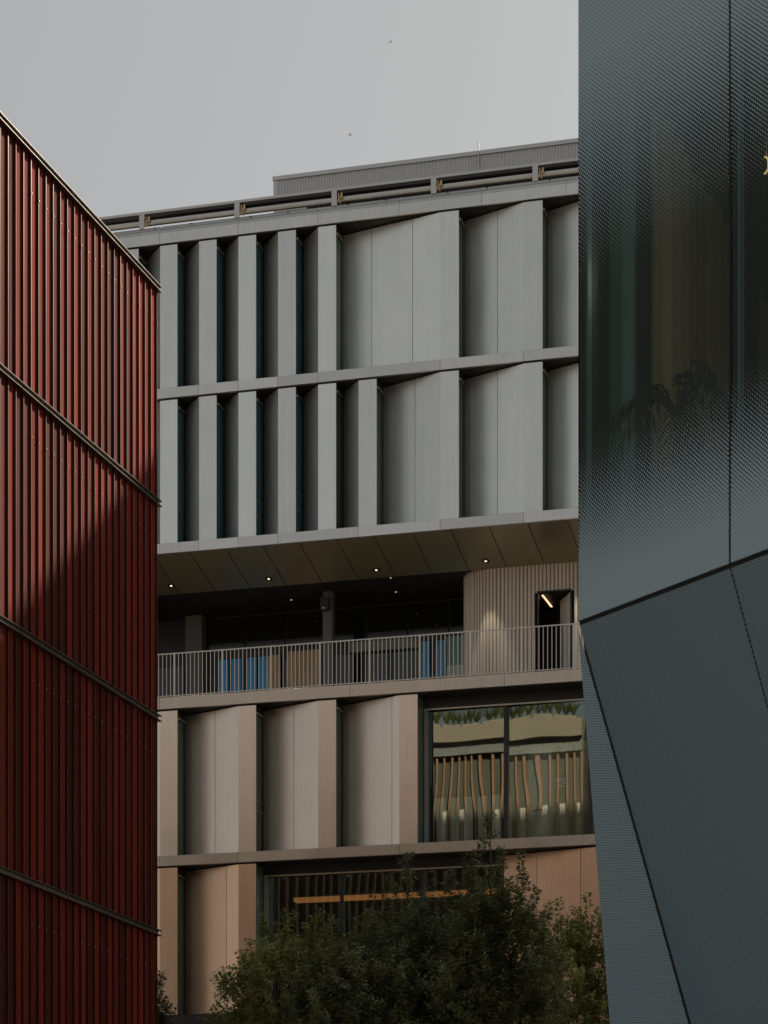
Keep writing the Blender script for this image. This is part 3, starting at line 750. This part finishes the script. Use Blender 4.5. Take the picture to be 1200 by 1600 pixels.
# folded corner sliver
pA, pB, pC = Vector((0, 0, SZ)), Vector((0, drop*dl, 0)), Vector((-0.664, 1.106, 0))
facet('perforated_panel', [pC.lerp(pA, .004)+Vector((.005,0,0)), pB.lerp(pC, .012), pA.lerp(pB, .008).lerp(pC, .008), pA.lerp(pC, .008)], thick=-0.02)
# backing volume behind the skin, just inside it
off = 0.035
bk = MB(); q = [(0.0, off, SZ-0.02), (6.0, off, SZ-0.02), (6.0, drop*dl+off, 0), (0.0, drop*dl+off, 0)]
bk.quad(*q)
pcI = (pC.x+0.03, pC.y+0.03, 0)
bk.quad((0.0, off, SZ-0.02), (0.0, drop*dl+off, 0), pcI)
e8 = along(22.0); bk.quad((0.0, off, SZ-0.02), pcI, (e8[0]+0.4, e8[1], 0), (e8[0], e8[1], SZ-0.02))
bk.quad((6.0, off, SZ-0.02), (6.0, 17.4, SZ-0.02), (6.0, 17.4, 0), (6.0, drop*dl+off, 0))
bk.build('backing', M['mullion'], D, fix=False)
MB().box(0.0, 6.0, 0.012, 0.05, SZ-0.013, SZ+0.013).build('seam_profile', M['black'], D)

# things inside it
def dpt(x, y, z=0.0):
    ca, sa = math.cos(PR), math.sin(PR); return Vector((1.217 + x*ca - y*sa, 16.0 + x*sa + y*ca, z))
ct = empty('curtain', dpt(*along(1.12, 0.22), 5.96), PR + math.atan2(ED.y, ED.x), 'dim brown floor length curtain behind the dotted glass and the drooping plant', 'curtain')
m = MB(); n = 220
for j in range(2):
    for i in range(n+1):
        a = i/n; m.v.append((a*5.0, 0.045*math.sin(a*5*21) + 0.02*math.sin(a*5*47), 0.01 + j*3.62))
for i in range(n): m.f.append((i, i+1, n+2+i, n+1+i))
m.build('cloth', M['curtain'], ct, smooth=True, fix=False)
MB().box(0, 5.0, 0.07, 0.10, 3.58, 3.62).build('curtain_rail', M['dark'], ct)
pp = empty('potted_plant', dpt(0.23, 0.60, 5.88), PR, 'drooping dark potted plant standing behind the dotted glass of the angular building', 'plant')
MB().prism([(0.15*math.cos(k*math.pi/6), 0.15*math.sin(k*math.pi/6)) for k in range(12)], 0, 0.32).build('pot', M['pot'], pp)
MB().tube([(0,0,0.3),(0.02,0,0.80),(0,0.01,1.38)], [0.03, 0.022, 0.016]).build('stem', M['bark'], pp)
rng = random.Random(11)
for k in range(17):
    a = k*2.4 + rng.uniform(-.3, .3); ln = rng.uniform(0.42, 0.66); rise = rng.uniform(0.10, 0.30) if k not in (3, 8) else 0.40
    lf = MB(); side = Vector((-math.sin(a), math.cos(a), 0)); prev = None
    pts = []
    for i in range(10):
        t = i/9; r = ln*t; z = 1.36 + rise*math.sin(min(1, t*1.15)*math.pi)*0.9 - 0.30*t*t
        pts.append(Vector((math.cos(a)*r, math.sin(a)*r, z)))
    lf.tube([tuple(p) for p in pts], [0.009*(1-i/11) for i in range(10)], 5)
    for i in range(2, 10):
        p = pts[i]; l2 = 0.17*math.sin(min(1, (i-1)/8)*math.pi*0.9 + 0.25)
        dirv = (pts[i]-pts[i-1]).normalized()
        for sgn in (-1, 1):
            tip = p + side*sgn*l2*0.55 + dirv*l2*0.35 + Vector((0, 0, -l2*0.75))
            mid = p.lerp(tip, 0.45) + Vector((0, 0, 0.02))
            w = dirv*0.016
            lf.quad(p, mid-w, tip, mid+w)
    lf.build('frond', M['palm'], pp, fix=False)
wl = empty('pendant_lamp', dpt(1.09, 0.60, 8.45), PR, 'small warm crescent lamp glowing behind the dotted glass at the right edge', 'lamp')
MB().tube([(0.035*math.cos(t), -0.01, 0.05+0.05*math.sin(t)) for t in [i*math.pi/8-math.pi/2 for i in range(9)]], 0.006, 6).build('glow_ring', M['ember'], wl)
ll = bpy.data.lights.new('pendant_light', 'POINT'); ll.energy = 5.0; ll.color = (1.0, 0.80, 0.55); ll.shadow_soft_size = 0.05
lo_ = bpy.data.objects.new('pendant_light', ll); COL.objects.link(lo_); lo_.parent = wl; lo_.location = (0.1, 0.05, 0.05)
MB().tube([(0.0, 0.0, 0.10), (0.0, 0.0, 1.14)], 0.006).build('cord', M['black'], wl)

# ================================================================== trees
def tree(px_c, label, seed, base, height, crown, shoots, leafm, spire=0.0, size=0.10, per=52):
    rg = np.random.default_rng(seed); rr_ = random.Random(seed)
    t_ = empty('tree', base, rr_.uniform(0, 6), label, 'tree', 'trees in front of the metal building')
    cz, rx, rz = crown
    trunk = [(0.06*math.sin(i*0.9+seed), 0.06*math.cos(i*1.3+seed), height*0.92*i/9) for i in range(10)]
    MB().tube(trunk, [0.11*(1-i/10.5) for i in range(10)], 8).build('trunk', M['bark'], t_, smooth=True)
    lim = MB(); V = []; Fc = []
    def leaves_along(p0, p1, n):
        t = rg.uniform(0.15, 1.05, n)[:, None]; c = p0 + (p1-p0)*t
        ax = (p1-p0)/np.linalg.norm(p1-p0)
        dr = rg.normal(size=(n, 3)); dr -= (dr@ax)[:, None]*ax; dr /= np.linalg.norm(dr, axis=1)[:, None]+1e-9
        dr = dr*0.8 + ax*0.55 + np.array([0, 0, -0.35]); dr /= np.linalg.norm(dr, axis=1)[:, None]
        sd = np.cross(dr, rg.normal(size=(n, 3))*0.5 + np.array([0, 0, 1.0])); sd /= np.linalg.norm(sd, axis=1)[:, None]+1e-9
        nn = np.cross(sd, dr); ln = size*rg.uniform(0.65, 1.25, n)[:, None]; w = ln*0.20
        c = c + dr*0.02
        a = c; b = c + dr*ln*0.45 + sd*w + nn*ln*0.05; e = c + dr*ln - nn*ln*0.10; f = c + dr*ln*0.45 - sd*w + nn*ln*0.05; m_ = c + dr*ln*0.48 - nn*ln*0.02
        return np.stack([a, b, e, f, m_], 1).reshape(-1, 3)
    for i in range(shoots):
        th = rr_.uniform(0, 2*math.pi); ph = math.acos(rr_.uniform(-0.9, 1.0)); rad = rr_.uniform(0.45, 1.0)**0.6
        lob = 0.80 + 0.22*math.sin(th*3+seed) * math.sin(ph*2+seed) + 0.14*math.sin(th*5+seed*2)
        q = np.array([rx*math.sin(ph)*math.cos(th), rx*math.sin(ph)*math.sin(th), rz*math.cos(ph)]) * rad * lob + np.array([0, 0, cz])
        out = q - np.array([0, 0, cz-rz*0.5]); out /= np.linalg.norm(out)
        out = out*0.7 + np.array([rr_.uniform(-.35, .35), rr_.uniform(-.35, .35), rr_.uniform(0.1, 0.7)]); out /= np.linalg.norm(out)
        ln = rr_.uniform(0.25, 0.62)
        V.append(leaves_along(q, q+out*ln, per))
        if i % 6 == 0: lim.tube([tuple(q-out*0.3), tuple(q), tuple(q+out*ln)], [0.012, 0.008, 0.003], 4)
    for i in range(13):
        k = rr_.randint(4, 8); a = rr_.uniform(0, 6.28); p = Vector(trunk[k]); r_ = rx*rr_.uniform(0.4, 0.7)
        e = p + Vector((math.cos(a)*r_, math.sin(a)*r_, rz*rr_.uniform(0.25, 0.6)))
        lim.tube([tuple(p), tuple(p.lerp(e, .5)+Vector((0, 0, .08))), tuple(e)], [0.045, 0.028, 0.012], 5)
    if spire:
        top = np.array(trunk[-1]) + np.array([0, 0, -0.2]); tip = np.array([trunk[-1][0]*1.3, trunk[-1][1], height+spire])
        lim.tube([tuple(top), tuple((top+tip)/2+np.array([0.04, 0, 0])), tuple(tip)], [0.03, 0.016, 0.005], 5)
        for i in range(26):
            f_ = rr_.uniform(0.0, 1.0); q = top + (tip-top)*f_; a = rr_.uniform(0, 6.28); l_ = 0.12 + 0.5*(1-f_)**1.2
            V.append(leaves_along(q, q + np.array([math.cos(a)*l_, math.sin(a)*l_, l_*0.55]), 15))
        V.append(leaves_along(tip-np.array([0, 0, 0.25]), tip+np.array([0, 0, 0.02]), 26))
    V = np.concatenate(V); nl = len(V)//5; base_i = (np.arange(nl)*5)[:, None]
    tri = np.concatenate([base_i+np.array([[0, 1, 4]]), base_i+np.array([[1, 2, 4]]), base_i+np.array([[0, 4, 3]]), base_i+np.array([[4, 2, 3]])])
    me = bpy.data.meshes.new('crown'); me.vertices.add(len(V)); me.vertices.foreach_set('co', V.astype(np.float32).ravel())
    me.loops.add(tri.size); me.loops.foreach_set('vertex_index', tri.astype(np.int32).ravel())
    me.polygons.add(len(tri)); me.polygons.foreach_set('loop_start', np.arange(0, tri.size, 3, dtype=np.int32))
    me.update(calc_edges=True); me.validate(); me.materials.append(leafm)
    tag(link('crown', me, t_), kind='stuff')
    lim.build('branches', M['bark'], t_, smooth=True)
    return t_
def at(px, Y): return ((px-600)/3985*Y, Y, 0)
tree(0, 'broad tree tinted sunlit yellow green at the left of the row, below the long lower window', 5, at(455, 53.5), 9.3, (7.6, 1.75, 2.05), 740, M['leaf_sunlit'])
tree(0, 'dark tree in the middle of the row with a slender leafy top', 8, at(640, 52), 9.6, (7.7, 1.55, 2.3), 950, M['leaf'], 1.2)
tree(0, 'tallest dark tree of the row, its spire crossing the ledge under the large window', 14, at(768, 50.5), 10.1, (7.9, 1.5, 2.5), 950, M['leaf'], 1.3)
tree(0, 'round tree tinted sunlit yellow green beside the dark perforated panels', 21, at(905, 52.5), 9.4, (7.7, 1.55, 2.2), 640, M['leaf_sunlit'], 0.4)
tree(0, 'dark bushy tree low between the two leafy spires', 33, at(560, 50), 8.4, (7.0, 1.5, 1.9), 800, M['leaf'])
tree(0, 'dark tree mostly hidden behind the red finned building', 40, at(205, 54), 8.4, (7.2, 0.85, 1.7), 330, M['leaf'])

# ================================================================== birds
def bird(loc, label, rz):
    b_ = empty('bird', loc, rz, label, 'bird')
    MB().tube([(-0.28,0,0),(-0.12,0,0.0),(0.08,0,0.01),(0.22,0,0.03),(0.30,0,0.02)], [0.015,0.06,0.075,0.045,0.01], 8).build('body', M['grey'], b_, smooth=True)
    for s in (-1, 1):
        w = MB(); w.quad((0.10,s*0.05,0.03),(-0.08,s*0.05,0.03),(-0.06,s*0.36,0.16),(0.06,s*0.36,0.17)); w.quad((0.06,s*0.36,0.17),(-0.06,s*0.36,0.16),(-0.14,s*0.72,0.08))
        w.build('wing', M['grey'], b_, fix=False)
def sky_pt(px, py, Y): return ((px-600)/3985*Y, Y, (2045-py)/3985*Y+1.6)
bird(sky_pt(610, 66, 420), 'tiny grey bird high in the sky above the roof', 0.6)
bird(sky_pt(547, 211, 420), 'tiny grey bird low in the sky just above the roof enclosure', 0.3)
